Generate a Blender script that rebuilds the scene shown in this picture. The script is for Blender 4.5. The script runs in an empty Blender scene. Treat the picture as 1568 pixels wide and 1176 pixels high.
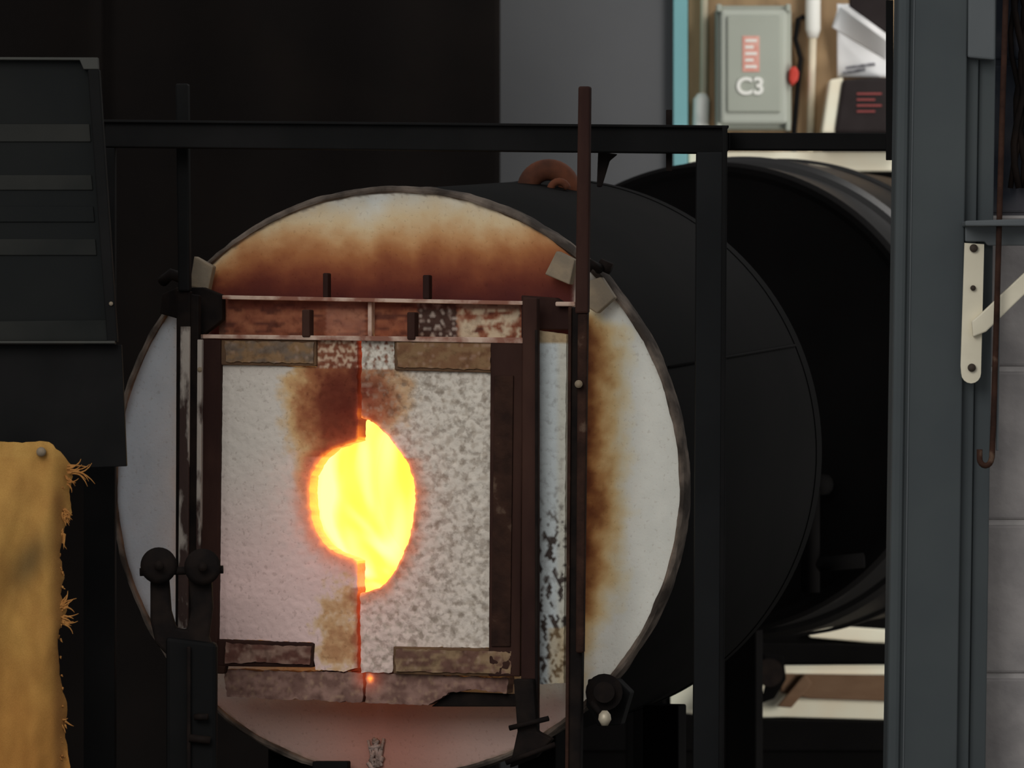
import bpy, bmesh, math, random
from mathutils import Vector, noise
from mathutils.geometry import delaunay_2d_cdt
random.seed(7)
sc=bpy.context.scene
sc.view_settings.view_transform='Standard'
S=10.0; CZ=1.352
# ---------- survey helpers: photo-measured widths (1 unit = 1 mm on the furnace plane) -> metres at a real depth
def P(px,py,Y):
    k=1+Y/S
    return Vector(((px-784)/1000*k, Y, CZ+(588-py)/1000*k))
YAW=math.radians(14); c_=math.cos(YAW); s_=math.sin(YAW)
C0=P(606,740,0)
def F(px,py,v):
    k=(px-784)/1000
    u=(k*(1+v*c_/S)-C0.x-v*s_)/(c_+k*s_/S)
    y=-u*s_+v*c_
    w=CZ+(588-py)/1000*(1+y/S)-C0.z
    return Vector((u,v,w))
def lin(c):
    c=c/255
    return c/12.92 if c<=.04045 else ((c+.055)/1.055)**2.4
GAIN=1.5
def col(c,g=1): return tuple(min(.9,lin(x)*GAIN*g) for x in c)+(1,)
def sm(t): t=max(0,min(1,t)); return t*t*(3-2*t)
def mixc(a,b,t): t=max(0,min(1,t)); return tuple(a[i]*(1-t)+b[i]*t for i in range(3))
def ramp(t,st):
    if t<=st[0][0]: return st[0][1]
    for (a,ca),(b,cb) in zip(st,st[1:]):
        if t<=b: return mixc(ca,cb,(t-a)/(b-a))
    return st[-1][1]
def N(x,y,z=0.0): return noise.fractal(Vector((x,y,z)),1.0,2.0,4)
# ---------- materials
def new_mat(name):
    m=bpy.data.materials.new(name); m.use_nodes=True
    nt=m.node_tree; return m,nt,nt.nodes['Principled BSDF']
def mat(name,c,rough=.6,metal=0,c2=None,scale=20,lo=.4,hi=.65,bump=.1,bscale=None,spec=None,stretch=(1,1,1),detail=6,c3=None):
    m,nt,b=new_mat(name)
    g=.55 if max(c)<60 else (.8 if max(c)<110 else 1)
    if spec is None: spec=.06 if max(c)<60 else (.1 if max(c)<110 else .25)
    b.inputs['Roughness'].default_value=rough; b.inputs['Metallic'].default_value=metal
    b.inputs['Specular IOR Level'].default_value=spec
    tc=nt.nodes.new('ShaderNodeTexCoord'); mp=nt.nodes.new('ShaderNodeMapping')
    mp.inputs['Scale'].default_value=stretch
    nt.links.new(tc.outputs['Object'],mp.inputs['Vector'])
    n=nt.nodes.new('ShaderNodeTexNoise'); n.inputs['Scale'].default_value=scale; n.inputs['Detail'].default_value=detail
    nt.links.new(mp.outputs[0],n.inputs['Vector'])
    r=nt.nodes.new('ShaderNodeValToRGB')
    r.color_ramp.elements[0].position=lo; r.color_ramp.elements[1].position=hi
    r.color_ramp.elements[0].color=col(c,g)
    r.color_ramp.elements[1].color=col(c2 if c2 else tuple(x*1.15 for x in c),g)
    if c3:
        e=r.color_ramp.elements.new(min(1,hi+.08)); e.color=col(c3,g)
    nt.links.new(n.outputs['Fac'],r.inputs[0]); nt.links.new(r.outputs[0],b.inputs['Base Color'])
    n2=nt.nodes.new('ShaderNodeTexNoise'); n2.inputs['Scale'].default_value=bscale or scale*4; n2.inputs['Detail'].default_value=5
    nt.links.new(mp.outputs[0],n2.inputs['Vector'])
    bp=nt.nodes.new('ShaderNodeBump'); bp.inputs['Strength'].default_value=bump; bp.inputs['Distance'].default_value=.004
    nt.links.new(n2.outputs['Fac'],bp.inputs['Height']); nt.links.new(bp.outputs[0],b.inputs['Normal'])
    return m
def attr_mat(name,sp_scale=120,sp_lo=.55,sp_hi=.62,sp_amt=.4,bump=.3,rough=.9,heat=False,spcol=(90,70,60)):
    m,nt,b=new_mat(name); b.inputs['Roughness'].default_value=rough; b.inputs['Specular IOR Level'].default_value=.15
    a=nt.nodes.new('ShaderNodeAttribute'); a.attribute_name='Col'
    tc=nt.nodes.new('ShaderNodeTexCoord')
    n=nt.nodes.new('ShaderNodeTexNoise'); n.inputs['Scale'].default_value=sp_scale; n.inputs['Detail'].default_value=3
    nt.links.new(tc.outputs['Object'],n.inputs['Vector'])
    r=nt.nodes.new('ShaderNodeMapRange'); r.inputs['From Min'].default_value=sp_lo; r.inputs['From Max'].default_value=sp_hi
    r.inputs['To Max'].default_value=sp_amt
    nt.links.new(n.outputs['Fac'],r.inputs['Value'])
    mx=nt.nodes.new('ShaderNodeMix'); mx.data_type='RGBA'; mx.blend_type='MULTIPLY'
    nt.links.new(r.outputs[0],mx.inputs[0]); nt.links.new(a.outputs['Color'],mx.inputs[6])
    mx.inputs[7].default_value=tuple(lin(x) for x in spcol)+(1,)
    nt.links.new(mx.outputs[2],b.inputs['Base Color'])
    bp=nt.nodes.new('ShaderNodeBump'); bp.inputs['Strength'].default_value=bump; bp.inputs['Distance'].default_value=.004; bp.invert=True
    nt.links.new(n.outputs['Fac'],bp.inputs['Height']); nt.links.new(bp.outputs[0],b.inputs['Normal'])
    if heat:
        h=nt.nodes.new('ShaderNodeAttribute'); h.attribute_name='Heat'
        rr=nt.nodes.new('ShaderNodeValToRGB'); cr=rr.color_ramp
        cr.elements[0].position=0; cr.elements[0].color=(0,0,0,1)
        cr.elements[1].position=1; cr.elements[1].color=(1,.6,.05,1)
        e=cr.elements.new(.3); e.color=(.20,.028,.010,1)
        e=cr.elements.new(.65); e.color=(.80,.17,.02,1)
        nt.links.new(h.outputs['Fac'],rr.inputs[0]); nt.links.new(rr.outputs[0],b.inputs['Emission Color'])
        b.inputs['Emission Strength'].default_value=1.1
    return m
M={}
M['black']=mat('black_painted_steel',(24,24,24),.65,c2=(31,30,30),scale=8,bump=.05)
M['black2']=mat('sooty_steel',(29,25,24),.75,c2=(43,35,31),scale=25,bump=.2)
M['drum']=mat('drum_black_steel',(17,17,17),.75,c2=(21,20,20),scale=6,bump=.05,spec=.03)
M['post']=mat('post_black_steel',(31,32,33),.6,c2=(36,37,38),scale=6,bump=.05,spec=.06)
M['rear']=mat('rear_drum_steel',(18,17,17),.42,c2=(22,21,21),scale=6,bump=.03,spec=.35)
M['flatblack']=mat('flat_black',(15,14,14),.9,c2=(18,17,17),scale=6,bump=.03,spec=.04)  # near-black matte; also blacks out the added bench panels
M['rust']=mat('rusty_angle_iron',(50,35,30),.75,c2=(70,48,39),scale=30,c3=(105,84,70),lo=.35,hi=.64,bump=.4)
M['redrust']=mat('red_oxide_steel',(56,37,33),.7,c2=(76,52,44),scale=12,bump=.3,stretch=(1,1,.4))
M['railrust']=mat('door_rail_rust',(92,70,54),.75,c2=(108,82,60),scale=20,bump=.3,lo=.35,hi=.6)
M['flake']=mat('flaked_edge_scale',(64,50,46),.8,c2=(166,156,146),scale=22,lo=.48,hi=.54,bump=.5,stretch=(1,1,.35))
M['rim']=mat('scaled_rim',(64,57,52),.85,c2=(118,106,96),scale=20,lo=.42,hi=.64,bump=.4)
M['tab']=mat('clip_grey',(110,99,84),.7,c2=(134,118,96),scale=25,bump=.3)
M['ledge']=mat('pale_worn_edge',(122,82,68),.8,c2=(176,152,136),scale=24,lo=.42,hi=.58,bump=.3)
M['column']=mat('column_grey_paint',(64,69,71),.55,c2=(69,74,75),scale=5,bump=.05)
M['column2']=mat('column_grey_paint_light',(84,88,90),.55,c2=(90,94,96),scale=6,bump=.05)
M['cream']=mat('cream_bracket',(184,177,157),.5,c2=(192,185,165),scale=20,bump=.05)
M['darkhole']=mat('bolt_dark',(60,52,46),.6)
M['block']=mat('concrete_block',(126,122,121),.95,c2=(144,139,137),scale=14,bump=.4)
M['blockd']=mat('concrete_block_dark',(50,54,62),.95,c2=(88,86,90),scale=9,bump=.5)  # darker mottled blue-grey for the upper courses
M['mortar']=mat('mortar',(150,146,144),.95)
M['door']=mat('grey_panel',(84,85,87),.8,c2=(88,89,91),scale=3,bump=.02)
M['teal']=mat('turquoise_trim',(100,146,150),.6,c2=(106,152,156),scale=4,bump=.02)
M['ply']=mat('plywood',(130,108,82),.8,c2=(150,126,96),scale=6,bump=.1,stretch=(3,1,.5))
M['curtain']=mat('black_curtain_cloth',(29,26,25),.95,c2=(33,29,27),scale=5,bump=.1,spec=.03)
M['wall']=mat('dark_wall_paint',(20,20,20),.95,c2=(24,23,23),scale=3,spec=.03)
M['floor']=mat('concrete_floor',(62,60,56),.9,c2=(70,68,64),scale=4)
M['boxgrey']=mat('enclosure_grey',(138,142,132),.5,c2=(143,147,137),scale=5,bump=.02)
M['boxedge']=mat('enclosure_lid',(150,154,145),.5,c2=(154,158,148),scale=5,bump=.02)
M['white']=mat('white_plastic',(200,200,194),.5,c2=(205,205,198),scale=5,bump=.02)
M['cream2']=mat('cream_conduit',(184,174,152),.5,c2=(192,182,161),scale=5,bump=.02)
M['red']=mat('red_plastic',(166,52,42),.5,c2=(174,60,50),bump=.02)
M['redtx']=mat('dim_red_text',(112,52,50),.5,c2=(118,56,54),bump=.0)
M['pink']=mat('printed_label_red',(186,130,118),.7,c2=(192,148,136),scale=80,bump=0)
M['paper']=mat('paper',(200,202,208),.9,c2=(206,206,210),scale=5,bump=.03)
M['ink']=mat('ink_grey',(90,90,95),.9,c2=(150,150,155),scale=120,bump=0)
M['unit']=mat('control_unit_case',(50,44,44),.5,c2=(54,48,48),bump=.03)
M['glassp']=mat('smoked_panel',(28,30,30),.6,c2=(33,34,33),scale=4,bump=.02)
M['slat']=mat('slat_metal',(33,35,34),.6,c2=(52,52,49),scale=5,bump=.05,lo=.3,hi=.7)
M['sledge']=mat('shield_worn_lip',(60,60,57),.6,c2=(64,64,60),scale=12,bump=.1)
M['slab']=mat('pale_cream',(206,195,174),.9,c2=(214,204,186),scale=6)  # pale tone for sill, unit cover and the glimpses of light
M['timber']=mat('old_timber',(104,80,62),.9,c2=(120,96,76),scale=20,bump=.3,stretch=(.3,1,1))
M['copper']=mat('rusty_pipe',(62,40,32),.75,c2=(110,64,44),scale=16,bump=.15,lo=.35,hi=.7)
M['bolt']=mat('bolt_bright',(150,140,122),.4,c2=(175,165,145),scale=30,metal=.2)
M['crust']=mat('glass_slag',(120,98,88),.5,c2=(150,130,122),scale=60,bump=.6)
M['door_ref_l']=attr_mat('refractory_smooth',150,.60,.68,.26,.28,heat=True,spcol=(150,130,120))
M['door_ref_r']=attr_mat('refractory_pitted',90,.50,.64,.44,.6,heat=True,spcol=(130,114,100))
M['face']=attr_mat('fibre_face',170,.60,.70,.2,.15,spcol=(150,120,90))
M['plate']=attr_mat('rust_plate',90,.52,.7,.3,.35,heat=True,spcol=(110,80,70))
M['canvas']=attr_mat('ochre_canvas',900,.4,.7,.25,.25,rough=.95,spcol=(150,120,80))
# glowing chamber
m,nt,b=new_mat('incandescent_chamber'); M['hot']=m
tc=nt.nodes.new('ShaderNodeTexCoord'); mp=nt.nodes.new('ShaderNodeMapping'); mp.inputs['Scale'].default_value=(11,3,3.0)
n=nt.nodes.new('ShaderNodeTexNoise'); n.inputs['Scale'].default_value=1.6; n.inputs['Detail'].default_value=1.2; n.inputs['Distortion'].default_value=.6
r=nt.nodes.new('ShaderNodeValToRGB')
r.color_ramp.elements[0].position=.25; r.color_ramp.elements[0].color=(1,.76,.01,1)
r.color_ramp.elements[1].position=.64; r.color_ramp.elements[1].color=(1,.98,.40,1)
e=r.color_ramp.elements.new(.43); e.color=(1,.90,.09,1)
nt.links.new(tc.outputs['Object'],mp.inputs[0]); nt.links.new(mp.outputs[0],n.inputs['Vector'])
nt.links.new(n.outputs['Fac'],r.inputs[0]); nt.links.new(r.outputs[0],b.inputs['Emission Color'])
b.inputs['Emission Strength'].default_value=1.1; b.inputs['Base Color'].default_value=(.1,.07,.02,1)
# ---------- mesh helpers
def empty(name,loc=(0,0,0),rz=0):
    o=bpy.data.objects.new(name,None); o.location=loc; o.rotation_euler=(0,0,rz); o.empty_display_size=.1
    sc.collection.objects.link(o); return o
def mk(name,verts,faces,mt,parent=None,smooth=False,bevel=0,cols=None,heat=None):
    me=bpy.data.meshes.new(name); me.from_pydata([tuple(v) for v in verts],[],faces)
    bm=bmesh.new(); bm.from_mesh(me); bmesh.ops.recalc_face_normals(bm,faces=bm.faces); bm.to_mesh(me); bm.free()
    me.update(); me.materials.append(M[mt])
    if cols:
        a=me.color_attributes.new('Col','FLOAT_COLOR','POINT')
        for i,cc in enumerate(cols): a.data[i].color=cc
    if heat:
        a=me.attributes.new('Heat','FLOAT','POINT')
        for i,h in enumerate(heat): a.data[i].value=h
    if smooth:
        for p in me.polygons: p.use_smooth=True
    o=bpy.data.objects.new(name,me); sc.collection.objects.link(o)
    if parent: o.parent=parent
    if bevel:
        md=o.modifiers.new('b','BEVEL'); md.width=bevel; md.segments=2; md.limit_method='ANGLE'
    return o
def prism(name,pts,mp,d0,d1,mt,parent=None,bevel=.002,off=Vector((0,0,0))):
    n=len(pts); f=[mp(x,y,d0)-off for x,y in pts]; bk=[Vector((v.x,v.y+(d1-d0),v.z)) for v in f]
    fs=[list(range(n)),list(range(2*n-1,n-1,-1))]+[[i,(i+1)%n,n+(i+1)%n,n+i] for i in range(n)]
    return mk(name,f+bk,fs,mt,parent,bevel=bevel)
def rect(x0,y0,x1,y1): return [(x0,y0),(x1,y0),(x1,y1),(x0,y1)]
def line(x0,y0,x1,y1,w):
    d=Vector((x1-x0,y1-y0)).normalized(); n=Vector((-d.y,d.x))*w/2
    return [(x0+n.x,y0+n.y),(x1+n.x,y1+n.y),(x1-n.x,y1-n.y),(x0-n.x,y0-n.y)]
def tubes(name,paths,mt,parent=None,segs=12,smooth=True):
    V=[];Fc=[]
    for pts,rad in paths:
        pts=[Vector(p) for p in pts]; base=len(V); k=len(pts)
        rad=rad if isinstance(rad,(list,tuple)) else [rad]*k
        up=None
        for i,p in enumerate(pts):
            t=(pts[min(i+1,k-1)]-pts[max(i-1,0)]).normalized()
            if up is None:
                up=t.cross(Vector((0,1,0)) if abs(t.y)<.9 else Vector((1,0,0))).normalized()
            up=(up-t*up.dot(t)).normalized(); sd=t.cross(up)
            for j in range(segs):
                a=2*math.pi*j/segs; V.append(p+(up*math.cos(a)+sd*math.sin(a))*rad[i])
        for i in range(k-1):
            for j in range(segs):
                a=base+i*segs+j; b2=base+i*segs+(j+1)%segs
                Fc.append([a,b2,b2+segs,a+segs])
        Fc.append([base+j for j in range(segs)]); Fc.append([base+(k-1)*segs+j for j in range(segs)])
    return mk(name,V,Fc,mt,parent,smooth=smooth)
def lathe(name,prof,mt,parent,segs=160,smooth=True,wob=0,closed=False,tilt=(0,0)):
    V=[];Fc=[]
    k=len(prof)
    for i,(v,r) in enumerate(prof):
        for j in range(segs):
            a=2*math.pi*j/segs
            rr=r+(wob*N(math.cos(a)*9,math.sin(a)*9,i*.7) if wob else 0)
            V.append((rr*math.cos(a)+tilt[0]*v,v,rr*math.sin(a)+tilt[1]*v))
    for i in range(k if closed else k-1):
        for j in range(segs):
            a=i*segs+j; b2=i*segs+(j+1)%segs; i2=((i+1)%k)*segs
            Fc.append([a,b2,i2+(j+1)%segs,i2+j])
    o=mk(name,V,Fc,mt,parent,smooth=smooth)
    if smooth:
        md=o.modifiers.new('e','EDGE_SPLIT'); md.split_angle=math.radians(35)
    return o
def inside(p,poly):
    x,y=p; r=False; n=len(poly)
    for i in range(n):
        x0,y0=poly[i]; x1,y1=poly[(i+1)%n]
        if (y0>y)!=(y1>y) and x<(x1-x0)*(y-y0)/(y1-y0)+x0: r=not r
    return r
def pdist(px,py,pl):
    best=1e9
    for (x0,y0),(x1,y1) in zip(pl,pl[1:]):
        dx,dy=x1-x0,y1-y0; t=max(0,min(1,((px-x0)*dx+(py-y0)*dy)/(dx*dx+dy*dy+1e-9)))
        best=min(best,math.hypot(px-x0-t*dx,py-y0-t*dy))
    return best
def slab(name,poly,mp,d0,th,mt,parent,colf,step=5,wob=1.0,disp=None,heatf=None,backheat=None,smooth=True,off=Vector((0,0,0)),backdisp=False):
    out=[]
    for i in range(len(poly)):
        a=Vector(poly[i]); b2=Vector(poly[(i+1)%len(poly)]); L=(b2-a).length; k=max(1,int(L/step))
        for j in range(k):
            p=a.lerp(b2,j/k)
            nn=noise.noise_vector(Vector((p.x*.09,p.y*.09,3.1)))+.6*noise.noise_vector(Vector((p.x*.25,p.y*.25,7)))
            out.append((p.x+nn.x*wob,p.y+nn.y*wob))
    n=len(out); pts=[Vector(p) for p in out]
    xs=[p[0] for p in out]; ys=[p[1] for p in out]
    y=min(ys)+step/2; row=0
    cell={}
    for q in out: cell.setdefault((int(q[0]//step),int(q[1]//step)),[]).append(q)
    while y<max(ys):
        x=min(xs)+step/2+(row%2)*step/2
        while x<max(xs):
            if inside((x,y),out):
                ci,cj=int(x//step),int(y//step); ok=True
                for a in (-1,0,1):
                    for b2 in (-1,0,1):
                        for q in cell.get((ci+a,cj+b2),()):
                            if (q[0]-x)**2+(q[1]-y)**2<(step*.6)**2: ok=False
                if ok: pts.append(Vector((x,y)))
            x+=step
        y+=step; row+=1
    vs,es,fs,_,_,_=delaunay_2d_cdt(pts,[(i,(i+1)%n) for i in range(n)],[],1,1e-4)
    V=[];C=[];H=[]
    for v in vs:
        q=mp(v.x,v.y,d0)-off
        if disp: q.y+=disp(v.x,v.y)
        V.append(q); C.append(col(colf(v.x,v.y))); H.append(heatf(v.x,v.y) if heatf else 0)
    faces=[list(f) for f in fs]
    ec={}
    for f in fs:
        for i in range(3):
            a,b2=f[i],f[(i+1)%3]; ec[(min(a,b2),max(a,b2))]=ec.get((min(a,b2),max(a,b2)),0)+1
    bd=[e for e,ct in ec.items() if ct==1]
    idx={}
    for e in bd:
        for a in e:
            if a not in idx:
                idx[a]=len(V); q=mp(vs[a].x,vs[a].y,d0)-off
                q.y+=th+(disp(vs[a].x,vs[a].y) if (disp and backdisp) else 0)
                V.append(q); C.append(C[a]); H.append(backheat(vs[a].x,vs[a].y) if backheat else H[a])
    for a,b2 in bd: faces.append([a,b2,idx[b2],idx[a]])
    o=mk(name,V,faces,mt,parent,smooth=smooth,cols=C,heat=H)
    if smooth:
        md=o.modifiers.new('e','EDGE_SPLIT'); md.split_angle=math.radians(55)
    return o

# =====================================================  ROOM
def boxw(name,a,b,mt,parent=None,bevel=0):
    x0,y0,z0=a;x1,y1,z1=b
    V=[(x0,y0,z0),(x1,y0,z0),(x1,y1,z0),(x0,y1,z0),(x0,y0,z1),(x1,y0,z1),(x1,y1,z1),(x0,y1,z1)]
    return mk(name,V,[[0,1,2,3],[4,5,6,7],[0,1,5,4],[1,2,6,5],[2,3,7,6],[3,0,4,7]],mt,parent,bevel=bevel)
boxw('floor',(-3.5,-4,-.1),(3.5,4.8,0),'floor')
boxw('wall_back',(-3.5,4.605,0),(3.5,4.8,3.2),'wall')
boxw('wall_left',(-3.7,-1,0),(-3.5,4.8,3.2),'wall')
Yb=4.6
kb=1+(Yb-.06)/S; ybt=588+CZ*1000/kb
prism('door_1',[(700,-480),(1032,-480),(1032,ybt),(700,ybt)],P,Yb-.06,Yb,'door')
prism('trim_1',rect(1031,-480,1053,ybt),P,Yb-.09,Yb,'teal')
PB=empty('plywood_board',P(1250,100,Yb)); o_=Vector(PB.location)
prism('board',rect(1054,-200,1500,234),P,Yb-.03,Yb,'ply',PB,.001,o_)
prism('pale_sill',rect(1054,232,1500,262),P,Yb-.06,Yb,'slab',PB,.004,o_)
prism('lower_lining',rect(1054,262,1500,ybt),P,Yb-.03,Yb,'wall',PB,.001,o_)
# black curtain with shallow folds
V=[];Fc=[];nx=160;nz=8
for j in range(nz+1):
    for i in range(nx+1):
        px=-700+(766+700)*i/nx
        q=P(px,-500+(1500+480)*j/nz,3.7)
        q.z=max(.005,q.z); q.y+=.006*math.sin(px*.03)+.02*math.exp(-((px-158)/5)**2)
        V.append(q)
for j in range(nz):
    for i in range(nx):
        a=j*(nx+1)+i; Fc.append([a,a+1,a+nx+2,a+nx+1])
cu=mk('black_curtain',V,Fc,'curtain',smooth=True)
cu.modifiers.new('s','SOLIDIFY').thickness=.006
# ---- electrical switch box
E=empty('electrical_switch_box',P(1154,104,Yb)); o_=Vector(E.location)
prism('body',rect(1096,8,1212,198),P,Yb-.12,Yb-.03,'boxgrey',E,.012,o_)
prism('lid',rect(1103,14,1206,190),P,Yb-.135,Yb-.12,'boxedge',E,.01,o_)
prism('lid_panel',rect(1113,24,1196,172),P,Yb-.142,Yb-.134,'boxgrey',E,.006,o_)
prism('label',rect(1137,55,1163,110),P,Yb-.1435,Yb-.14,'pink',E,0,o_)
for i in range(5):
    prism('label_line_%d'%i,rect(1141,60+i*10,1159-(i%2)*5,64+i*10),P,Yb-.1445,Yb-.143,'white',E,0,o_)
tx=bpy.data.curves.new('C3','FONT'); tx.body='C3'; tx.size=.052; tx.align_x='CENTER'; tx.align_y='CENTER'; tx.extrude=.001; tx.offset=.0016
to=bpy.data.objects.new('marking_text',tx); sc.collection.objects.link(to); to.parent=E
to.location=P(1149,133,Yb-.145)-o_; to.rotation_euler=(math.pi/2,0,0); tx.materials.append(M['white'])
prism('switch_knob',[(1209,104),(1218,100),(1224,110),(1222,124),(1212,132),(1208,122)],P,Yb-.15,Yb-.05,'red',E,.006,o_)
for i,(x,y) in enumerate([(1101,12),(1207,12),(1101,194),(1207,194)]):
    prism('hinge_%d'%i,rect(x-4,y-6,x+4,y+6),P,Yb-.138,Yb-.1,'boxgrey',E,.003,o_)
# conduits
E=empty('conduit_pipe',P(1075,100,Yb)); o_=Vector(E.location)
tubes('pipe',[([P(1080,-200,Yb-.05)-o_,P(1077,150,Yb-.05)-o_],.0085)],'cream2',E)
tubes('gland',[([P(1075,143,Yb-.05)-o_,P(1075,150,Yb-.05)-o_,P(1074,152,Yb-.05)-o_,P(1073,192,Yb-.05)-o_,P(1072,232,Yb-.05)-o_],[.01,.016,.018,.018,.014])],'white',E)
E=empty('conduit_pipe',P(1243,100,Yb)); o_=Vector(E.location)
tubes('pipe',[([P(1245,50,Yb-.06)-o_,P(1240,232,Yb-.05)-o_],.0085)],'cream2',E)
tubes('gland',[([P(1245,-60,Yb-.06)-o_,P(1245,45,Yb-.06)-o_,P(1245,58,Yb-.06)-o_],[.017,.017,.011])],'white',E)
tubes('cable',[([P(1232,25,Yb-.05)-o_,P(1222,30,Yb-.05)-o_,P(1218,60,Yb-.05)-o_,P(1226,90,Yb-.05)-o_,P(1220,150,Yb-.05)-o_,P(1216,200,Yb-.05)-o_,P(1216,232,Yb-.05)-o_],.006)],'black',E)
def sheet(name,fn,mt,parent,nx=16,nz=16):
    V=[];Fc=[]
    for j in range(nz+1):
        for i in range(nx+1): V.append(fn(i/nx,j/nz))
    for j in range(nz):
        for i in range(nx):
            a=j*(nx+1)+i; Fc.append([a,a+1,a+nx+2,a+nx+1])
    o=mk(name,V,Fc,mt,parent,smooth=True); o.modifiers.new('s','SOLIDIFY').thickness=.001; return o
E=empty('paper_notice',P(1318,70,Yb)); o_=Vector(E.location)
sheet('sheet',lambda a,b:P(1282+80*a,6+112*b,Yb-.05-.05*(1-b)*max(0,1-a*1.2))-o_,'paper',E)
sheet('curled_sheet',lambda a,b:P(1284+82*a-10*b,8+60*a+(34-10*a)*b,Yb-.09-.07*math.sin(a*2.6)*(1-b))-o_,'paper',E)
sheet('dark_flap',lambda a,b:P(1300+62*a,-10+(20+45*a)*b,Yb-.13-.02*a)-o_,'unit',E)
for i,(x0,x1,y) in enumerate([(1295,1340,104),(1290,1325,112)]):
    prism('print_%d'%i,line(x0,y,x1,y-6,4),P,Yb-.056,Yb-.052,'ink',E,0,o_)
E=empty('wall_control_unit',P(1318,160,Yb)); o_=Vector(E.location)
prism('case',[(1290,122),(1362,118),(1366,204),(1278,204)],P,Yb-.14,Yb-.03,'unit',E,.008,o_)
prism('side_cover',[(1270,122),(1292,118),(1280,204),(1258,204)],P,Yb-.13,Yb-.03,'slab',E,.006,o_)
for i in range(4):
    prism('red_text_%d'%i,rect(1312,142+i*9,1350-(i%2)*10,145+i*9),P,Yb-.143,Yb-.139,'redtx',E,0,o_)
prism('foot',rect(1262,204,1380,230),P,Yb-.12,Yb-.03,'unit',E,.004,o_)

# =====================================================  REAR DRUM
C1=P(1090,610,2.23)
R=empty('crucible_furnace_drum',C1,-YAW)
lathe('shell',[(0,.442),(.25,.442),(.25,.452),(.262,.462),(.30,.462),(1.25,.462),(1.27,.45),(1.27,.001)],'rear',R)
lathe('front_plate',[(-.004,.001),(-.004,.415),(-.012,.425),(-.012,.435),(0,.4425),(.01,.443)],'flatblack',R)
lathe('band',[(.62,.463),(.62,.470),(.66,.470),(.66,.463)],'rear',R)
for i,(u,v) in enumerate([(-.16,.2),(.02,.2),(-.36,1.0),(-.18,1.0)]):
    boxw('leg_%d'%i,(u-.03,v-.03,-C1.z),(u+.03,v+.03,-.36 if v<.5 else -.30),'flatblack',R,.003)
tubes('burner_pipes',[([Vector((.20,-.06,-.16)),Vector((.20,-.06,-.36))],.018),([Vector((.19,-.06,-.31)),Vector((.30,-.05,-.30))],.014),([Vector((.22,-.02,-.16)),Vector((.20,-.06,-.16))],.02)],'flatblack',R)
# =====================================================  FURNACE
G=empty('glory_hole_furnace',C0,-YAW)
ce=F(850,690,.85); TL=(ce.x/.85,ce.z/.85)
lathe('drum_shell',[(.01,.446),(.03,.449),(.84,.449),(.85,.447),(.85,.001)],'drum',G,tilt=TL)
lathe('drum_band',[(.815,.449),(.815,.4505),(.848,.4505),(.848,.447)],'drum',G,tilt=TL)
lathe('rim',[(-.004,.4455),(-.009,.4465),(-.010,.450),(-.008,.4535),(.0,.456),(.03,.4555),(.032,.450),(.0,.446)],'rim',G,wob=.0025,closed=True,segs=360)
sa=.40
tubes('drum_seam',[([Vector((.450*math.cos(sa)+TL[0]*v,v,.450*math.sin(sa)+TL[1]*v)) for v in (.05,.4,.81)],.0022)],'drum',G)
lathe('chamber',[(-.0,.185),(.3,.19),(.55,.18),(.62,.12),(.64,.001)],'hot',G,segs=64)
def face_col(px,py):
    n=N(px/38,py/38,1); n2=N(px/9,py/9,5)
    base=mixc((168,175,182),(196,196,188),sm((px-160)/420))
    base=tuple(b*(1+.03*n) for b in base)
    out=base
    rr=math.hypot(px-606,py-740)
    if 280<px<900 and py<560:
        reach=128+14*N(px/90,0,9)-15*math.exp(-((px-560)/22)**2)-8*math.exp(-((px-480)/40)**2)
        reach*=.40+.60*sm((px-290)/120)
        t=((462-py)+n*12+n2*3)/reach
        tc_=ramp(t,[(0,(72,34,32)),(.2,(90,44,34)),(.42,(118,66,44)),(.60,(148,96,60)),(.78,(178,136,94)),(.98,(196,174,138)),(1.35,base)])
        k=sm((px-296)/24)*(1-sm((px-876)/14)); out=mixc(out,tc_,k)
    if px>860:
        t2=(px-898+n*16+n2*3)/(62+16*N(0,py/90,4))+max(0,(py-860)/170)+max(0,(505-py)/40)
        c2=ramp(t2,[(0,(84,48,32)),(.2,(116,76,46)),(.45,(160,122,78)),(.7,(190,166,122)),(1,(198,190,166)),(1.25,base)])
        k=sm((px-880)/14); out=mixc(out,c2,k)
    if px<300:
        t3=(px-250+n*8)/30-max(0,abs(py-700)-220)/80
        out=mixc(out,(168,140,120),sm(t3)*.6)
    b=sm((py-1045)/40+n*.2)
    red=math.exp(-((px-590)/110)**2)
    out=mixc(out,mixc((158,136,128),(150,106,94),red),b*(1-sm((px-850)/60)))
    if rr>438: out=mixc(out,(120,105,92),.6*sm((rr-441)/5+n2))
    return out
V=[];Fc=[];C=[];sg=480;NR=88;rs=[.18+i*(.4485-.18)/NR for i in range(NR+1)]
for r_ in rs:
    for j in range(sg):
        a=2*math.pi*j/sg; u=r_*math.cos(a); w=r_*math.sin(a)
        V.append((u,.0015*N(u*12,w*12),w)); C.append(col(face_col(606+u*985,740-w*1000)))
for i in range(NR):
    for j in range(sg):
        Fc.append([i*sg+j,i*sg+(j+1)%sg,(i+1)*sg+(j+1)%sg,(i+1)*sg+j])
mk('fibre_face',V,Fc,'face',G,smooth=True,cols=C)
prism('clip_1',[(297,392),(326,408),(318,446),(290,438)],F,-.04,-.02,'tab',G)
prism('clip_2',[(852,384),(880,398),(872,436),(834,420)],F,-.045,-.02,'tab',G)
prism('clip_3',[(901,430),(920,424),(941,456),(914,480),(898,470)],F,-.04,-.02,'tab',G)
prism('clip_4',[(248,450),(272,440),(272,488),(244,480)],F,-.04,-.02,'black2',G)
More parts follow.
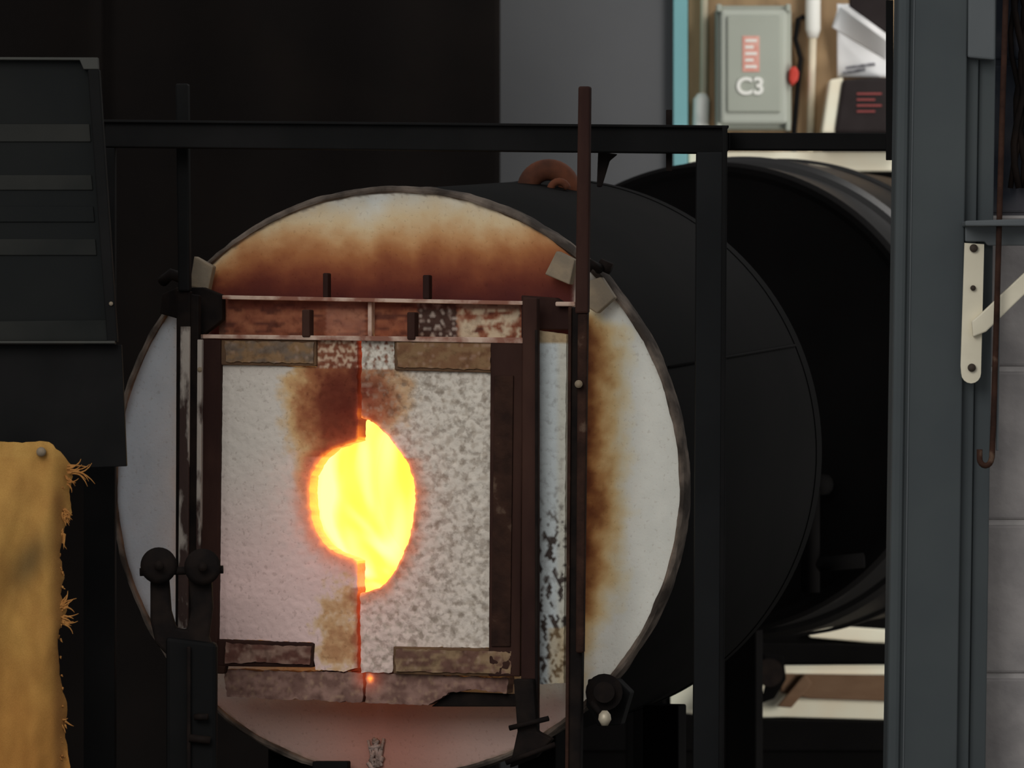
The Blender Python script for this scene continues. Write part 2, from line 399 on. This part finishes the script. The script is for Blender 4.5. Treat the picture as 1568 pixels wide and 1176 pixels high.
tubes('lug_bolts',[([F(893,418,-.03),F(906,404,-.05),F(918,412,-.03)],.008),([F(250,430,-.03),F(262,420,-.05),F(280,426,-.03)],.009),([F(918,404,-.02),F(936,412,-.02)],.009)],'black2',G)
# ---------------- header plate & rails
def plate_col(px,py):
    n=N(px/22,py/14,2); n2=N(px/40,py/10,8)
    c=mixc((112,64,48),(138,88,64),n*.8+.5)
    c=mixc(c,(70,40,34),sm((n2-.1)*3)*.7)
    if 695<px<795: c=mixc(c,(178,162,138),sm(n*2.4+.75)*sm((px-695)/14))
    if 640<px<700: c=mixc((66,48,42),(154,142,132),sm((N(px/9,py/5,2)-.05)*3))
    if 500<px<560: c=mixc(c,(164,126,110),.35)
    if px<345: c=mixc(c,(70,48,38),.6)
    if py<472: c=mixc(c,(84,42,36),.5)
    return c
rough=lambda px,py:.003*N(px/12,py/12,4)
slab('header_plate',[(335,458),(800,466),(800,522),(335,518)],F,-.05,.012,'plate',G,plate_col,step=4,disp=rough,wob=1.5)
prism('header_ledge_top',[(340,452),(800,461),(800,467),(340,458)],F,-.085,-.045,'ledge',G,.001)
prism('header_ledge_bottom',[(310,512),(800,517),(801,526),(310,518)],F,-.12,-.06,'ledge',G,.001)
for i,(x,y0,y1,w) in enumerate([(468,474,516,12),(629,478,520,12),(498,418,456,8),(652,421,458,10)]):
    prism('pin_%d'%i,rect(x-w/2,y0,x+w/2,y1),F,-.125 if i<2 else -.08,-.10 if i<2 else -.06,'redrust',G,.002)
prism('header_divider',rect(563,462,569,520),F,-.07,-.05,'ledge',G,.001)
prism('corner_bracket_left',[(268,440),(310,440),(340,452),(340,490),(312,512),(272,512)],F,-.075,-.055,'black2',G)
prism('corner_bracket_right',[(798,452),(850,456),(872,470),(872,505),(822,505),(798,525)],F,-.08,-.055,'redrust',G)
prism('corner_lug_right',rect(850,462,880,469),F,-.1,-.06,'ledge',G)
prism('guide_rail_left',[(270,444),(291,446),(289,962),(268,962)],F,-.13,-.115,'black2',G)
prism('guide_rail_left_edge',[(276,500),(290,500),(287,962),(272,962)],F,-.136,-.129,'flake',G,.001)
prism('guide_rail_left_inner',[(289,450),(304,452),(302,1020),(288,1020)],F,-.125,-.11,'black2',G)
prism('guide_rail_right',[(800,455),(822,456),(822,1150),(797,1150)],F,-.14,-.12,'redrust',G)
prism('guide_rail_right_lip',[(819,505),(823,505),(823,1100),(819,1100)],F,-.145,-.14,'black2',G,.001)
def strip_col(px,py):
    n=N(px/9,py/20,2); t=sm((py-720)/120)
    c=mixc((178,184,184),(184,176,156),sm((px-848)/12)*.6)
    c=mixc(c,(62,54,50),sm((n-.16+.08*t)*7)*t)
    if py>960: c=mixc(c,(160,125,75),.4*sm((px-835)/10))
    if py<525: c=mixc(c,(150,125,90),.8)
    return c
slab('right_seal_plate',[(818,505),(867,512),(863,1046),(818,1048)],F,-.10,.02,'plate',G,strip_col,step=4,wob=1,disp=lambda x,y:.001*N(x/8,y/8,3))
prism('rod_guide',[(872,470),(898,470),(888,1190),(868,1190)],F,-.155,-.135,'black2',G,.003)
prism('rod_guide_lip',[(870,470),(875,470),(870,1190),(865,1190)],F,-.16,-.14,'rust',G,.001)
prism('hanger_rod',[(885,132),(903,132),(900,480),(880,480)],F,-.175,-.160,'redrust',G,.003)
prism('hanger_rod_lower',[(884,480),(899,480),(893,1000),(881,1000)],F,-.172,-.158,'rust',G,.003)
prism('hanger_rod_left',[(268,128),(287,128),(290,446),(272,446)],F,-.14,-.125,'black',G,.003)
tubes('rail_rivet',[([F(886,588,-.185),F(886,588,-.165)],.006),([F(306,566,-.128),F(306,566,-.11)],.004)],'tab',G)
# ---------------- doors
holeL=[(548,675),(530,680),(510,688),(495,699),(484,713),(476,730),(474,752),(475,775),(478,795),(484,813),(494,829),(506,841),(520,849),(535,853),(547,859)]
holeR=[(553,640),(566,643),(580,653),(597,670),(612,690),(625,710),(633,732),(636,756),(635,780),(631,808),(625,830),(615,855),(602,878),(590,893),(580,901),(565,905),(552,909)]
polyL=[(336,558),(484,562),(484,517),(547,516)]+holeL+[(547,1022),(530,1028),(482,1026),(480,984),(332,978)]
polyR=[(554,518),(604,518),(604,566),(752,570),(749,992),(603,990),(601,1030),(552,1030)]+holeR[::-1]
def seamheat(px,py,x0):
    if py<700: a=.10+.75*sm((py-590)/60)
    else: a=.35+.55*math.exp(-(py-900)/40) if py>900 else .9
    a*=(0.75+.6*N(1,py/16,3))
    return .6*math.exp(-abs(px-x0)/2.6)*a+.10*math.exp(-abs(px-x0)/14)*a
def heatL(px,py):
    d=pdist(px,py,holeL); h=.52*math.exp(-d/4.5)+.27*math.exp(-d/28)*(1+.6*N(px/10,py/10))*(1 if py>690 else .6)  # hot edge, plus a wide bloom halo painted in as emission
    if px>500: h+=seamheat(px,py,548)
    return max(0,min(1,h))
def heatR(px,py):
    d=pdist(px,py,holeR); h=.48*math.exp(-d/3.2)+.19*math.exp(-d/26)*(1+.6*N(px/10,py/10))  # narrow hot edge; the broad term paints a soft glow halo
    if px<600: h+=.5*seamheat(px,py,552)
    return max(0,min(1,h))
def colL(px,py):
    n=N(px/26,py/26,6); n2=N(px/7,py/7,2)
    base=mixc((188,180,170),(200,173,167),sm((py-680)/220))  # pinkish glow from the opening tinted into the lower panel
    d=math.hypot((px-528)/96,(py-620)/112)+n*.15+n2*.06
    d2=pdist(px,py,holeL)
    if py<790: d=min(d,.35+d2/52+max(0,py-700)/150+n*.12)
    s=ramp(d,[(0,(76,32,24)),(.45,(102,52,36)),(.68,(144,94,62)),(.88,(184,150,106)),(1.12,base)])
    if d2<44 and py>700: s=mixc(mixc(s,(190,124,100),.8),s,sm(d2/36+n*.3))  # halo around the opening mixed into the base colour
    sd=(548-px)/16+n*.6
    if py<660: s=mixc((66,30,24),s,sm(sd))
    d3=math.hypot((px-524)/50,(py-975)/95)+n*.6+n2*.35
    s=tuple(min(a,b) for a,b in zip(s,ramp(d3,[(0,(160,118,84)),(.45,(180,142,104)),(.75,(192,164,136)),(1.0,base)])))
    if py>900: s=mixc((110,56,40),s,.4+.6*sm((546-px)/8+n))
    if py<562 and px>482: s=mixc(s,mixc((104,60,46),(184,164,144),sm(n2*2.2+.4)),.8)
    return s
def colR(px,py):
    n=N(px/24,py/24,16); n2=N(px/6,py/6,12)
    base=mixc((192,184,172),(200,178,168),sm((py-680)/220)*math.exp(-((px-560)/120)**2))  # pink towards the lower left is furnace glow put into base colour
    d=math.hypot((px-556)/84,(py-606)/76)+n*.22+n2*.08
    s=ramp(d,[(0,(98,52,40)),(.5,(138,94,68)),(.8,(176,146,114)),(1.05,base)])
    d2=pdist(px,py,holeR)
    if d2<30 and py>700: s=mixc((180,130,108),s,sm(d2/26+n*.3))  # glow ring beside the opening painted into the panel colour
    if py<566: s=mixc((194,188,176),(110,72,56),sm((n2-.15)*3))
    return mixc(s,(146,134,120),.5*sm((N(px/9,py/9,40)-.12)*5))
pit=lambda px,py:.0012*N(px/7,py/7,4)+.001*N(px/30,py/30,1)
pit2=lambda px,py:.0028*N(px/9,py/9,14)+.0015*N(px/30,py/30,1)
def bhL(px,py): return .9 if pdist(px,py,holeL)<5 else (.3 if px>540 else 0)
def bhR(px,py): return .9 if pdist(px,py,holeR)<5 else (.3 if px<560 else 0)
DL=empty('furnace_door',C0,-YAW); DR=empty('furnace_door',C0,-YAW)
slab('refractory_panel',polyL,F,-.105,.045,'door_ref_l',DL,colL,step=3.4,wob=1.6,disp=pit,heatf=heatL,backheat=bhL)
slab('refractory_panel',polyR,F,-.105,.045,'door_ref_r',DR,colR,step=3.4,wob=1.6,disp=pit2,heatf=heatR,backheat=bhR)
prism('stile',[(300,518),(338,520),(332,1020),(297,1020)],F,-.118,-.10,'redrust',DL)
prism('stile_lip',[(302,520),(309,520),(306,1020),(299,1020)],F,-.127,-.117,'flake',DL,.001)
prism('top_rail',[(330,520),(484,520),(484,561),(338,559)],F,-.113,-.09,'railrust',DL)
prism('bottom_rail',[(326,979),(480,985),(478,1022),(326,1020)],F,-.113,-.09,'redrust',DL)
def bandcol(a,b,d):
    def f(px,py):
        n=N(px/26,py/12,d); n2=N(px/9,py/7,d+3)
        return mixc(mixc(a,b,sm(n*2+.5)),(150,125,110),sm((n2-.32)*4)*.5)
    return f
slab('bottom_rail_scale',[(345,984),(400,988),(478,990),(474,1018),(400,1014),(345,1016)],F,-.1165,.006,'plate',DL,bandcol((88,58,50),(122,96,84),2),step=4,wob=2,disp=rough)
slab('top_rail_scale',[(345,522),(480,524),(480,556),(345,554)],F,-.1165,.006,'plate',DL,bandcol((98,84,72),(118,92,66),5),step=4,wob=2)
prism('stile',[(751,520),(801,522),(796,1036),(748,1036)],F,-.118,-.10,'redrust',DR)
prism('top_rail',[(604,520),(756,520),(753,571),(604,567)],F,-.113,-.09,'railrust',DR)
prism('bottom_rail',[(602,990),(752,993),(750,1036),(602,1032)],F,-.113,-.09,'railrust',DR)
slab('bottom_rail_scale',[(606,994),(700,996),(782,998),(782,1032),(700,1030),(606,1028)],F,-.1185,.006,'plate',DR,bandcol((94,68,58),(124,102,78),12),step=4,wob=2,disp=rough)
slab('top_rail_scale',[(608,524),(752,524),(750,566),(608,562)],F,-.1165,.006,'plate',DR,bandcol((108,78,56),(118,92,66),15),step=4,wob=2)
prism('stile_face_strip',[(757,575),(786,575),(781,990),(752,990)],F,-.122,-.117,'rust',DR,.001)
def sh(px,py): return .18+.2*N(2,py/14,6)+.45*math.exp(-min(abs(py-650),abs(py-900))/36)
slab('seam_glow_upper',[(538,526),(566,526),(566,636),(538,668)],F,-.058,.01,'plate',G,lambda a,b:(70,25,20),heatf=sh,wob=0)  # strip added behind the gap: hides the chamber, glows dull red
slab('seam_glow_lower',[(538,868),(548,914),(566,914),(566,1030),(538,1030)],F,-.058,.01,'plate',G,lambda a,b:(70,25,20),heatf=sh,wob=0)  # lower added strip, emissive red in place of the bright chamber
# ---------------- sill
def sill_col(px,py):
    n=N(px/26,py/14,22); n2=N(px/8,py/7,23)
    c=mixc((104,78,70),(128,100,90),sm(n*2+.5)); c=mixc(c,(146,120,98),sm((n2-.2)*3)*.6)
    return c
slab('sill_plate_left',[(343,1026),(556,1030),(556,1076),(480,1072),(420,1070),(346,1066)],F,-.10,.04,'plate',G,sill_col,step=4,wob=2.5,disp=rough,heatf=lambda x,y:.3*math.exp(-((x-556)/12)**2-((y-1036)/16)**2))
slab('sill_plate_right',[(560,1030),(778,1038),(776,1062),(720,1056),(690,1060),(655,1080),(560,1076)],F,-.10,.04,'plate',G,sill_col,step=4,wob=2.5,disp=rough,heatf=lambda x,y:.75*math.exp(-((x-567)/5)**2-((y-1039)/6)**2)+.25*math.exp(-((x-566)/16)**2-((y-1042)/16)**2))
prism('sill_rail_bar',[(690,1060),(795,1064),(795,1082),(660,1082)],F,-.085,-.06,'black2',G)  # dark rail bar under the sill
prism('sill_bracket_left',[(300,1016),(345,1020),(342,1032),(300,1030)],F,-.12,-.10,'rust',G)
prism('rail_foot_right',[(786,1040),(816,1040),(822,1120),(845,1132),(820,1160),(780,1176),(792,1120)],F,-.16,-.14,'black2',G)
tubes('rail_foot_bolts',[([F(780,1115,-.17),F(840,1100,-.17)],.004),([F(775,1168,-.17),F(850,1140,-.17)],.004)],'black2',G)
crV=[([F(562+random.uniform(0,26),1128+random.uniform(0,56),-.004),F(562+random.uniform(0,26),1132+random.uniform(0,56),-.006)],random.uniform(.002,.0045)) for _ in range(16)]
tubes('slag_crust',crV,'crust',G,segs=6)
prism('lower_latch_bar',rect(478,1166,532,1230),F,-.04,-.02,'black',G)
tubes('cradle_roller',[([F(925,1060,-.10),F(925,1060,-.0)],.028),([F(925,1060,-.115),F(925,1060,-.10)],.016)],'black2',G,segs=20,smooth=False)
prism('cradle_arm',[(900,1040),(945,1040),(965,1060),(950,1110),(915,1112),(897,1080)],F,-.05,-.02,'black',G)
tubes('cradle_bolt',[([F(905,1075,-.12),F(926,1100,-.12)],.005)],'black2',G)
tubes('cradle_bolt_head',[([F(926,1088,-.13),F(926,1094,-.13),F(926,1102,-.13),F(926,1111,-.13)],[.004,.009,.010,.005])],'bolt',G)
for i,(u,v) in enumerate([(-.2,.12),(.2,.12),(-.06,.72),(.26,.72)]):
    boxw('cradle_leg_%d'%i,(u-.03,v-.03,-C0.z),(u+.03,v+.03,-.37),'flatblack',G,.003)
boxw('cradle_beam_0',(-.26,.08,-.56),(.26,.16,-.49),'flatblack',G,.003)
boxw('cradle_beam_1',(-.12,.68,-.56),(.30,.76,-.49),'flatblack',G,.003)
HC=empty('rusty_pipe_elbow',P(838,290,.55)); o_=Vector(HC.location)
tubes('bend',[([P(840+32*math.cos(a),290-30*math.sin(a),.55)-o_ for a in [math.pi*(-.25+1.5*i/24) for i in range(25)]],.0175)],'copper',HC,segs=24)
tubes('collar',[([P(856+14*math.cos(a),294-16*math.sin(a),.50)-o_ for a in [math.pi*(.1+1.2*i/12) for i in range(13)]],.006)],'copper',HC)

# =====================================================  STEEL SUPPORT FRAME
fr=empty('steel_support_frame',(0,-.13,0)); o_=Vector(fr.location)
Yf=-.135
prism('top_beam',[(160,186),(1114,195),(1114,235),(160,225)],P,Yf,Yf+.04,'black',fr,.002,o_)
prism('top_beam_flange',[(150,183),(1116,192),(1116,196),(150,187)],P,Yf-.012,Yf+.05,'black',fr,.001,o_)
def post(name,x0,x1,y0,Y,th,mt,dx=0):
    k=1+Y/S
    yb=588+CZ*1000/k
    prism(name,[(x0,y0),(x1,y0),(x1-dx,yb),(x0-dx,yb)],P,Y,Y+th,mt,fr,.002,o_)
post('post_right',1067,1108,233,Yf-.05,.05,'post',10)
post('post_right_lip',1106,1114,193,Yf-.056,.01,'black',10)
post('post_left',128,176,226,Yf,.04,'black',0)
prism('back_beam',[(1116,203),(1420,204),(1420,230),(1116,229)],P,Yf+.06,Yf+.1,'black',fr,.002,o_)
prism('beam_return',[(1085,203),(1118,203),(1118,229),(1085,229)],P,Yf+.02,Yf+.1,'black',fr,.002,o_)
prism('stub_rod',rect(1020,168,1029,262),P,Yf+.05,Yf+.06,'black2',fr,.001,o_)
prism('tie_rod',rect(1357,0,1368,245),P,Yf+.05,Yf+.06,'black',fr,.001,o_)
prism('hose_bracket',[(916,232),(946,236),(934,246),(922,286),(914,286)],P,Yf+.06,Yf+.08,'black2',fr,.002,o_)
# =====================================================  ROLLER STAND
Yr=-.34; B=P(285,1000,Yr); RS=empty('pipe_roller_stand',(B.x,Yr,0)); o_=Vector(RS.location)
def q(x,y,dy=0): return P(x,y,Yr+dy)-o_
tubes('roller_left',[([q(243,866,-.035),q(243,866,-.03),q(243,866,.03),q(243,866,.035)],[.02,.027,.027,.02])],'black2',RS,segs=28)
tubes('roller_right',[([q(310,868,-.035),q(310,868,-.03),q(310,868,.03),q(310,868,.035)],[.02,.027,.027,.02])],'black2',RS,segs=28)
tubes('roller_axle',[([q(214,876,-.02),q(342,872,-.02)],.006),([q(243,866,-.05),q(243,866,.05)],.007),([q(310,868,-.05),q(310,868,.05)],.007)],'black2',RS)
prism('yoke',[(230,880),(258,880),(262,935),(270,962),(286,964),(292,935),(288,880),(324,880),(326,930),(320,975),(332,1005),(300,1015),(262,1010),(238,985),(230,950)],P,Yr-.012,Yr+.012,'black2',RS,.004,o_)
zf=588+CZ*1000/(1+Yr/S)
prism('stem',[(254,975),(332,985),(328,zf-15),(256,zf-15)],P,Yr-.02,Yr+.02,'black',RS,.006,o_)
prism('stem_rib',[(286,990),(292,990),(292,zf-15),(286,zf-15)],P,Yr-.03,Yr-.018,'black2',RS,.002,o_)
tubes('lock_screw',[([q(290,1130,-.03),q(322,1134,-.03)],.006),([q(298,1098,-.03),q(318,1098,-.035)],.005)],'black2',RS)
tubes('base_plate',[([Vector((0,0,0)),Vector((0,0,.03))],.16)],'black',RS,segs=32,smooth=False)

# =====================================================  LEFT SHIELD + CANVAS
Yc=-.55; LS=empty('louvered_heat_shield',(P(60,300,Yc).x,Yc,0)); o_=Vector(LS.location)
prism('back_panel',[(-150,90),(140,90),(172,524),(-150,524)],P,Yc,Yc+.02,'glassp',LS,.001,o_)
prism('top_lip',[(-150,87),(150,88),(151,106),(128,106),(122,92),(-150,91)],P,Yc-.02,Yc,'sledge',LS,.001,o_)
prism('side_frame',[(134,106),(152,106),(180,524),(164,524)],P,Yc-.02,Yc+.01,'black',LS,.002,o_)
for i,(y0,y1,mm) in enumerate([(190,217,'slat'),(268,291,'slat'),(316,340,'glassp'),(366,391,'slat')]):
    prism('slat_%d'%i,[(-150,y0),(137+i*3,y0),(139+i*3,y1),(-150,y1)],P,Yc-.003,Yc,mm,LS,.001,o_)
prism('bottom_lip',[(-150,494),(174,490),(176,522),(-150,522)],P,Yc-.012,Yc,'slat',LS,.001,o_)
prism('bottom_edge',[(-150,522),(176,522),(176,526),(-150,526)],P,Yc-.03,Yc,'sledge',LS,.001,o_)
prism('lower_panel',[(-150,528),(186,528),(194,714),(140,716),(-150,700)],P,Yc-.0,Yc+.02,'black',LS,.001,o_)
tubes('fasteners',[([P(170,465,Yc-.024)-o_,P(170,465,Yc-.018)-o_],.003)],'tab',LS)
a=P(-140,90,Yc+.02)-o_; boxw('leg_0',(a.x-.02,.02,0),(a.x+.02,.06,a.z),'black',LS,.002)
a=P(0,700,Yc+.03)-o_; boxw('leg_1',(a.x-.02,.03,0),(a.x+.02,.06,a.z+.1),'black',LS,.002)
# canvas
Yk=-.62
CV=empty('canvas_welding_curtain',(P(40,900,Yk).x,Yk,0)); o_=Vector(CV.location)
def cfold(px,py):
    d=.018*N(px/80,py/240,30)+.007*math.sin(px/16+py/150)*sm((py-720)/120)
    d+=.014*math.sin((px*.8+py*.35)/26)*math.exp(-((py-800)/120)**2)
    d+=.022*math.exp(-((px-104)/18)**2)
    return d
def ccol(px,py):
    n=N(px/40,py/60,31)
    c=mixc((148,110,58),(162,124,66),n+.5)
    st=math.exp(-((px-45)/26)**2-((py-860-(px-45)*-.8)/30)**2)
    c=mixc(c,(92,74,46),st*.8)
    if py<700: c=mixc(c,(166,132,74),.3)
    c=mixc(c,(142,92,42),sm((py-900)/300)*.5)  # lit top and browner lower cloth: shading painted into the colour
    c=mixc(c,(104,70,38),.65*math.exp(-((px-90)/9)**2)*sm((py-730)/40))  # shading along the right edge, put into the cloth colour
    return c
cp=[(-160,672),(0,676),(40,678),(66,675),(80,680),(92,692),(106,712),(110,730),(103,760),(108,785),(97,810),(90,850),(96,880),(92,910),(100,935),(90,965),(88,1000),(90,1040),(100,1085),(96,1130),(106,1176),(100,1260),(100,1600),(-160,1600)]
slab('cloth',cp,P,Yk,.004,'canvas',CV,ccol,step=6,wob=2.2,disp=cfold,off=o_,backdisp=True)
th=[]
def tuft(x,y,n,L,ang,sp=.5):
    for _ in range(n):
        a=ang+random.uniform(-sp,sp); l=L*random.uniform(.4,1); b0=random.uniform(-.9,.9)
        pts=[]
        xx,yy=x+random.uniform(-5,3),y+random.uniform(-7,7)
        for k in range(6):
            pts.append(P(xx,yy,Yk-.002+random.uniform(-.002,.002)+cfold(100,y)*.8)-o_); xx+=math.cos(a)*l/5; yy+=math.sin(a)*l/5; a+=b0*.35
        th.append((pts,[.0017,.0016,.0014,.001,.0007,.0004]))
tuft(106,720,12,48,.08,.22); tuft(104,735,6,22,.6,.5); tuft(100,785,14,22,1.2,.6); tuft(97,815,10,26,2.0,.5)
tuft(94,930,14,26,-.5,.6); tuft(94,948,12,26,.4,.6); tuft(98,1105,5,16,.6,.6)
for y in range(745,1200,26): tuft(93,y,2,8,1.3,.6)
M['thread']=mat('canvas_thread',(138,92,46),.9,c2=(152,108,58))
tubes('frayed_threads',th,'thread',CV,segs=5)
tubes('screw',[([P(63,692,Yk-.014)-o_,P(63,692,Yk-.008)-o_,P(63,692,Yk+.03)-o_],[.004,.007,.007])],'tab',CV,segs=18)
boxw('hanging_bar',(P(-160,690,Yk).x-o_.x,.026,P(0,712,Yk).z),(P(70,680,Yk).x-o_.x,.040,P(0,692,Yk).z),'black',CV,.002)
# =====================================================  COLUMN, BRACKET, ROD, BLOCK WALL
Yo=-.62; CO=empty('steel_column',(P(1440,600,Yo).x,Yo,0)); o_=Vector(CO.location)
kk=1+Yo/S; yb=588+CZ*1000/kk; yt=-1100
def cx(x,y): return x-(y/1176)*17
def colp(name,x0,x1,y0,y1,d0,d1,mt,bev=.002):
    prism(name,[(cx(x0,y0),y0),(cx(x1,y0),y0),(cx(x1,y1),y1),(cx(x0,y1),y1)],P,d0,d1,mt,CO,bev,o_)
colp('flange_front',1392,1482,yt,yb,Yo,Yo+.012,'column')
colp('flange_edge_left',1375,1394,yt,yb,Yo-.012,Yo+.09,'column',.006)
colp('web',1478,1500,yt,yb,Yo+.018,Yo+.10,'column')
colp('flange_edge_right',1500,1526,yt,yb,Yo+.03,Yo+.1,'column')
colp('weld_line',1399,1401,yt,yb,Yo-.002,Yo+.001,'column2',.0005)
prism('splice_plate',[(1484,-200),(1526,-200),(1524,92),(1482,88)],P,Yo-.008,Yo+.03,'column2',CO,.003,o_)
prism('cleat',[(1478,338),(1600,334),(1600,346),(1478,346)],P,Yo-.07,Yo+.03,'column2',CO,.002,o_)
prism('cleat_face',[(1478,344),(1600,346),(1600,376),(1512,376),(1508,370),(1478,370)],P,Yo-.012,Yo-.003,'column2',CO,.002,o_)
SB=empty('shelf_bracket',P(1488,480,Yo-.01)); o_=Vector(SB.location)
arc=lambda cx_,cy_,r,a0,a1,n=8:[(cx_+r*math.cos(math.radians(a0+(a1-a0)*i/n)),cy_+r*math.sin(math.radians(a0+(a1-a0)*i/n))) for i in range(n+1)]
prism('wall_flange',[(1477,372),(1507,374)]+[(1502,574)]+arc(1487,572,15,0,180)+[(1471,560)],P,Yo-.017,Yo-.012,'cream',SB,.0015,o_)
prism('strut',[(1488,492),(1500,482),(1640,350),(1650,372),(1510,508),(1490,516)],P,Yo-.03,Yo-.018,'cream',SB,.002,o_)
tubes('bolts',[([P(x,y,Yo-.022)-o_,P(x,y,Yo-.016)-o_],r_) for x,y,r_ in [(1491,380,.006),(1490,441,.004),(1488,563,.006)]],'darkhole',SB)
HR=empty('hooked_rod',P(1530,400,Yo-.05)); o_=Vector(HR.location)
pts=[(1546,-400),(1540,0),(1534,200),(1527,450),(1521,650),(1519,700)]+[(1509+9*math.cos(a),702+11*math.sin(a)) for a in [i*math.pi/8 for i in range(1,9)]]+[(1500,688)]
tubes('rod',[([P(x,y,Yo-.06 if y<340 else Yo-.05)-o_ for x,y in pts],.0042)],'rust',HR)
prism('thin_rod_front',line(1531,330,1527,690,4),P,Yo-.045,Yo-.041,'column2',HR,.001,o_)
# block wall
Yw=-.48
def addb(x0,x1,y0,y1,store):
    a=P(x0,y0,Yw); b2=P(x1,y1,Yw); base=len(store[0])
    if a.z<.02: return
    for z in (max(0,b2.z),a.z):
        for yy in (Yw,Yw+.18):
            store[0].append((a.x,yy,z)); store[0].append((b2.x,yy,z))
    for f in [[0,1,5,4],[2,3,7,6],[0,2,6,4],[1,3,7,5],[0,1,3,2],[4,5,7,6]]: store[1].append([base+i for i in f])
A=([],[]);D=([],[])
wr=empty('wall_right',(0,0,0))
row=0; y=1035+235*4
while y>-1200:
    y0=y-235
    xs=[1494,1494+(420 if row%2 else 210)]
    while xs[-1]<2400: xs.append(xs[-1]+420)
    for x0,x1 in zip(xs,xs[1:]):
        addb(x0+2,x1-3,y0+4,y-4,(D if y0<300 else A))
    y-=235; row+=1
mk('blocks',A[0],A[1],'block',wr,bevel=.004); mk('blocks_dark',D[0],D[1],'blockd',wr,bevel=.004)
a=P(1494,0,Yw); b2=P(2400,0,Yw); zs=P(0,330,Yw).z
boxw('mortar_core',(a.x,Yw+.004,0),(b2.x,Yw+.176,zs),'mortar',wr)
boxw('mortar_core_dark',(a.x,Yw+.004,zs),(b2.x,Yw+.176,3.0),'blockd',wr)
WC=empty('hanging_cable_bundle',P(1562,200,Yw-.03)); o_=Vector(WC.location)
pp=[]
for k in range(5):
    pp.append(([P(1556+k*5+9*math.sin(t*.9+k*1.7),-120+t*34,Yw-.02-.006*(k%2))-o_ for t in range(13)],.004+.001*(k%3)))
tubes('cables',pp,'black2',WC,segs=8)

# =====================================================  added BENCH, pale boards standing in for glimpses of light (lower right)
Yp=3.9; BE=empty('added_bench',(P(1200,1050,Yp).x,Yp,0)); o_=Vector(BE.location)
def bp_(name,pts,d,th,mt,bev=.003): prism(name,pts,P,Yp+d,Yp+d+th,mt,BE,bev,o_)
bp_('light_glimpse_low',[(1008,1064),(1055,1040),(1075,1026),(1360,1066),(1420,1070),(1420,1104),(1200,1098),(1120,1100),(1026,1090)],0,.02,'slab')  # pale piece painted in for light glimpsed behind the machinery
bp_('light_glimpse_mid',[(1090,1020),(1420,1018),(1420,1034),(1090,1034)],.0,.02,'slab')
bp_('light_glimpse_top',[(1232,962),(1300,960),(1420,968),(1420,988),(1330,984),(1240,976)],0,.02,'slab')
bp_('timber',[(1200,1032),(1420,1036),(1420,1076),(1240,1070),(1195,1060)],-.03,.03,'timber')  # timber piece added with the bench
bp_('added_timber_diagonal',[(1232,1032),(1244,1046),(1212,1084),(1190,1082)],-.05,.02,'timber')
bp_('added_rail_upper',[(1090,984),(1420,988),(1420,1016),(1090,1016)],-.08,.03,'flatblack')
bp_('added_brace_1',[(1130,985),(1155,985),(1150,1030),(1145,1060),(1125,1092),(1100,1092),(1134,1040)],-.09,.03,'flatblack')
bp_('added_brace_2',[(1168,1000),(1200,1005),(1204,1040),(1186,1070),(1164,1078),(1172,1050)],-.09,.03,'flatblack')
bp_('added_rail_lower',[(860,1094),(1024,1091),(1120,1101),(1420,1106),(1420,1150),(860,1150)],-.06,.04,'flatblack')
kp=1+(Yp-.04)/S; yfb=588+CZ*1000/kp
bp_('dark_fill_front',[(860,1140),(1420,1148),(1420,yfb),(860,yfb)],-.04,.04,'flatblack')  # dark sheet added to black out the area below
bp_('dark_fill_back',[(860,880),(1420,880),(1420,1150),(860,1150)],.03,.02,'flatblack')  # added dark sheet that blacks out the view behind
tubes('added_wheel',[([P(1178,1030,Yp-.12)-o_,P(1178,1030,Yp-.09)-o_],.03)],'black2',BE,segs=24,smooth=False)
# =====================================================  LIGHT
w=bpy.data.worlds.new('w'); sc.world=w; w.use_nodes=True
w.node_tree.nodes['Background'].inputs[0].default_value=(.99,.985,.98,1); w.node_tree.nodes['Background'].inputs[1].default_value=.41
def area(name,loc,tgt,size,e,c):
    l=bpy.data.lights.new(name,'AREA'); l.size=size; l.energy=e; l.color=c
    o=bpy.data.objects.new(name,l); o.location=loc; o.rotation_euler=(Vector(tgt)-Vector(loc)).to_track_quat('-Z','Y').to_euler(); sc.collection.objects.link(o)
area('daylight_front',(-1.6,-5.5,3.6),(-.1,0,1.2),2.6,96,(1,.985,.96))
area('daylight_rear',(1.9,2.6,3.4),(.8,3.6,1.5),1.0,28,(1,.97,.93))
area('added_fill_low',(2.6,1.7,.9),(.75,3.9,.75),.8,42,(1,.96,.9))  # unseen lamp added to brighten the pale pieces; no doorway stands here
l=bpy.data.lights.new('furnace_glow','POINT'); l.energy=2.5; l.color=(1,.5,.2); l.shadow_soft_size=.06
o=bpy.data.objects.new('furnace_glow',l); o.location=C0+Vector((-.03,.12,-.03)); sc.collection.objects.link(o)
# =====================================================  CAMERA
cam=bpy.data.cameras.new('camera'); cam.sensor_width=36; cam.lens=36*S/1.568; cam.clip_end=100
cam.dof.use_dof=True; cam.dof.focus_distance=9.9; cam.dof.aperture_fstop=13
co=bpy.data.objects.new('camera',cam); co.location=(0,-S,CZ); co.rotation_euler=(math.pi/2,0,0); sc.collection.objects.link(co)
sc.camera=co
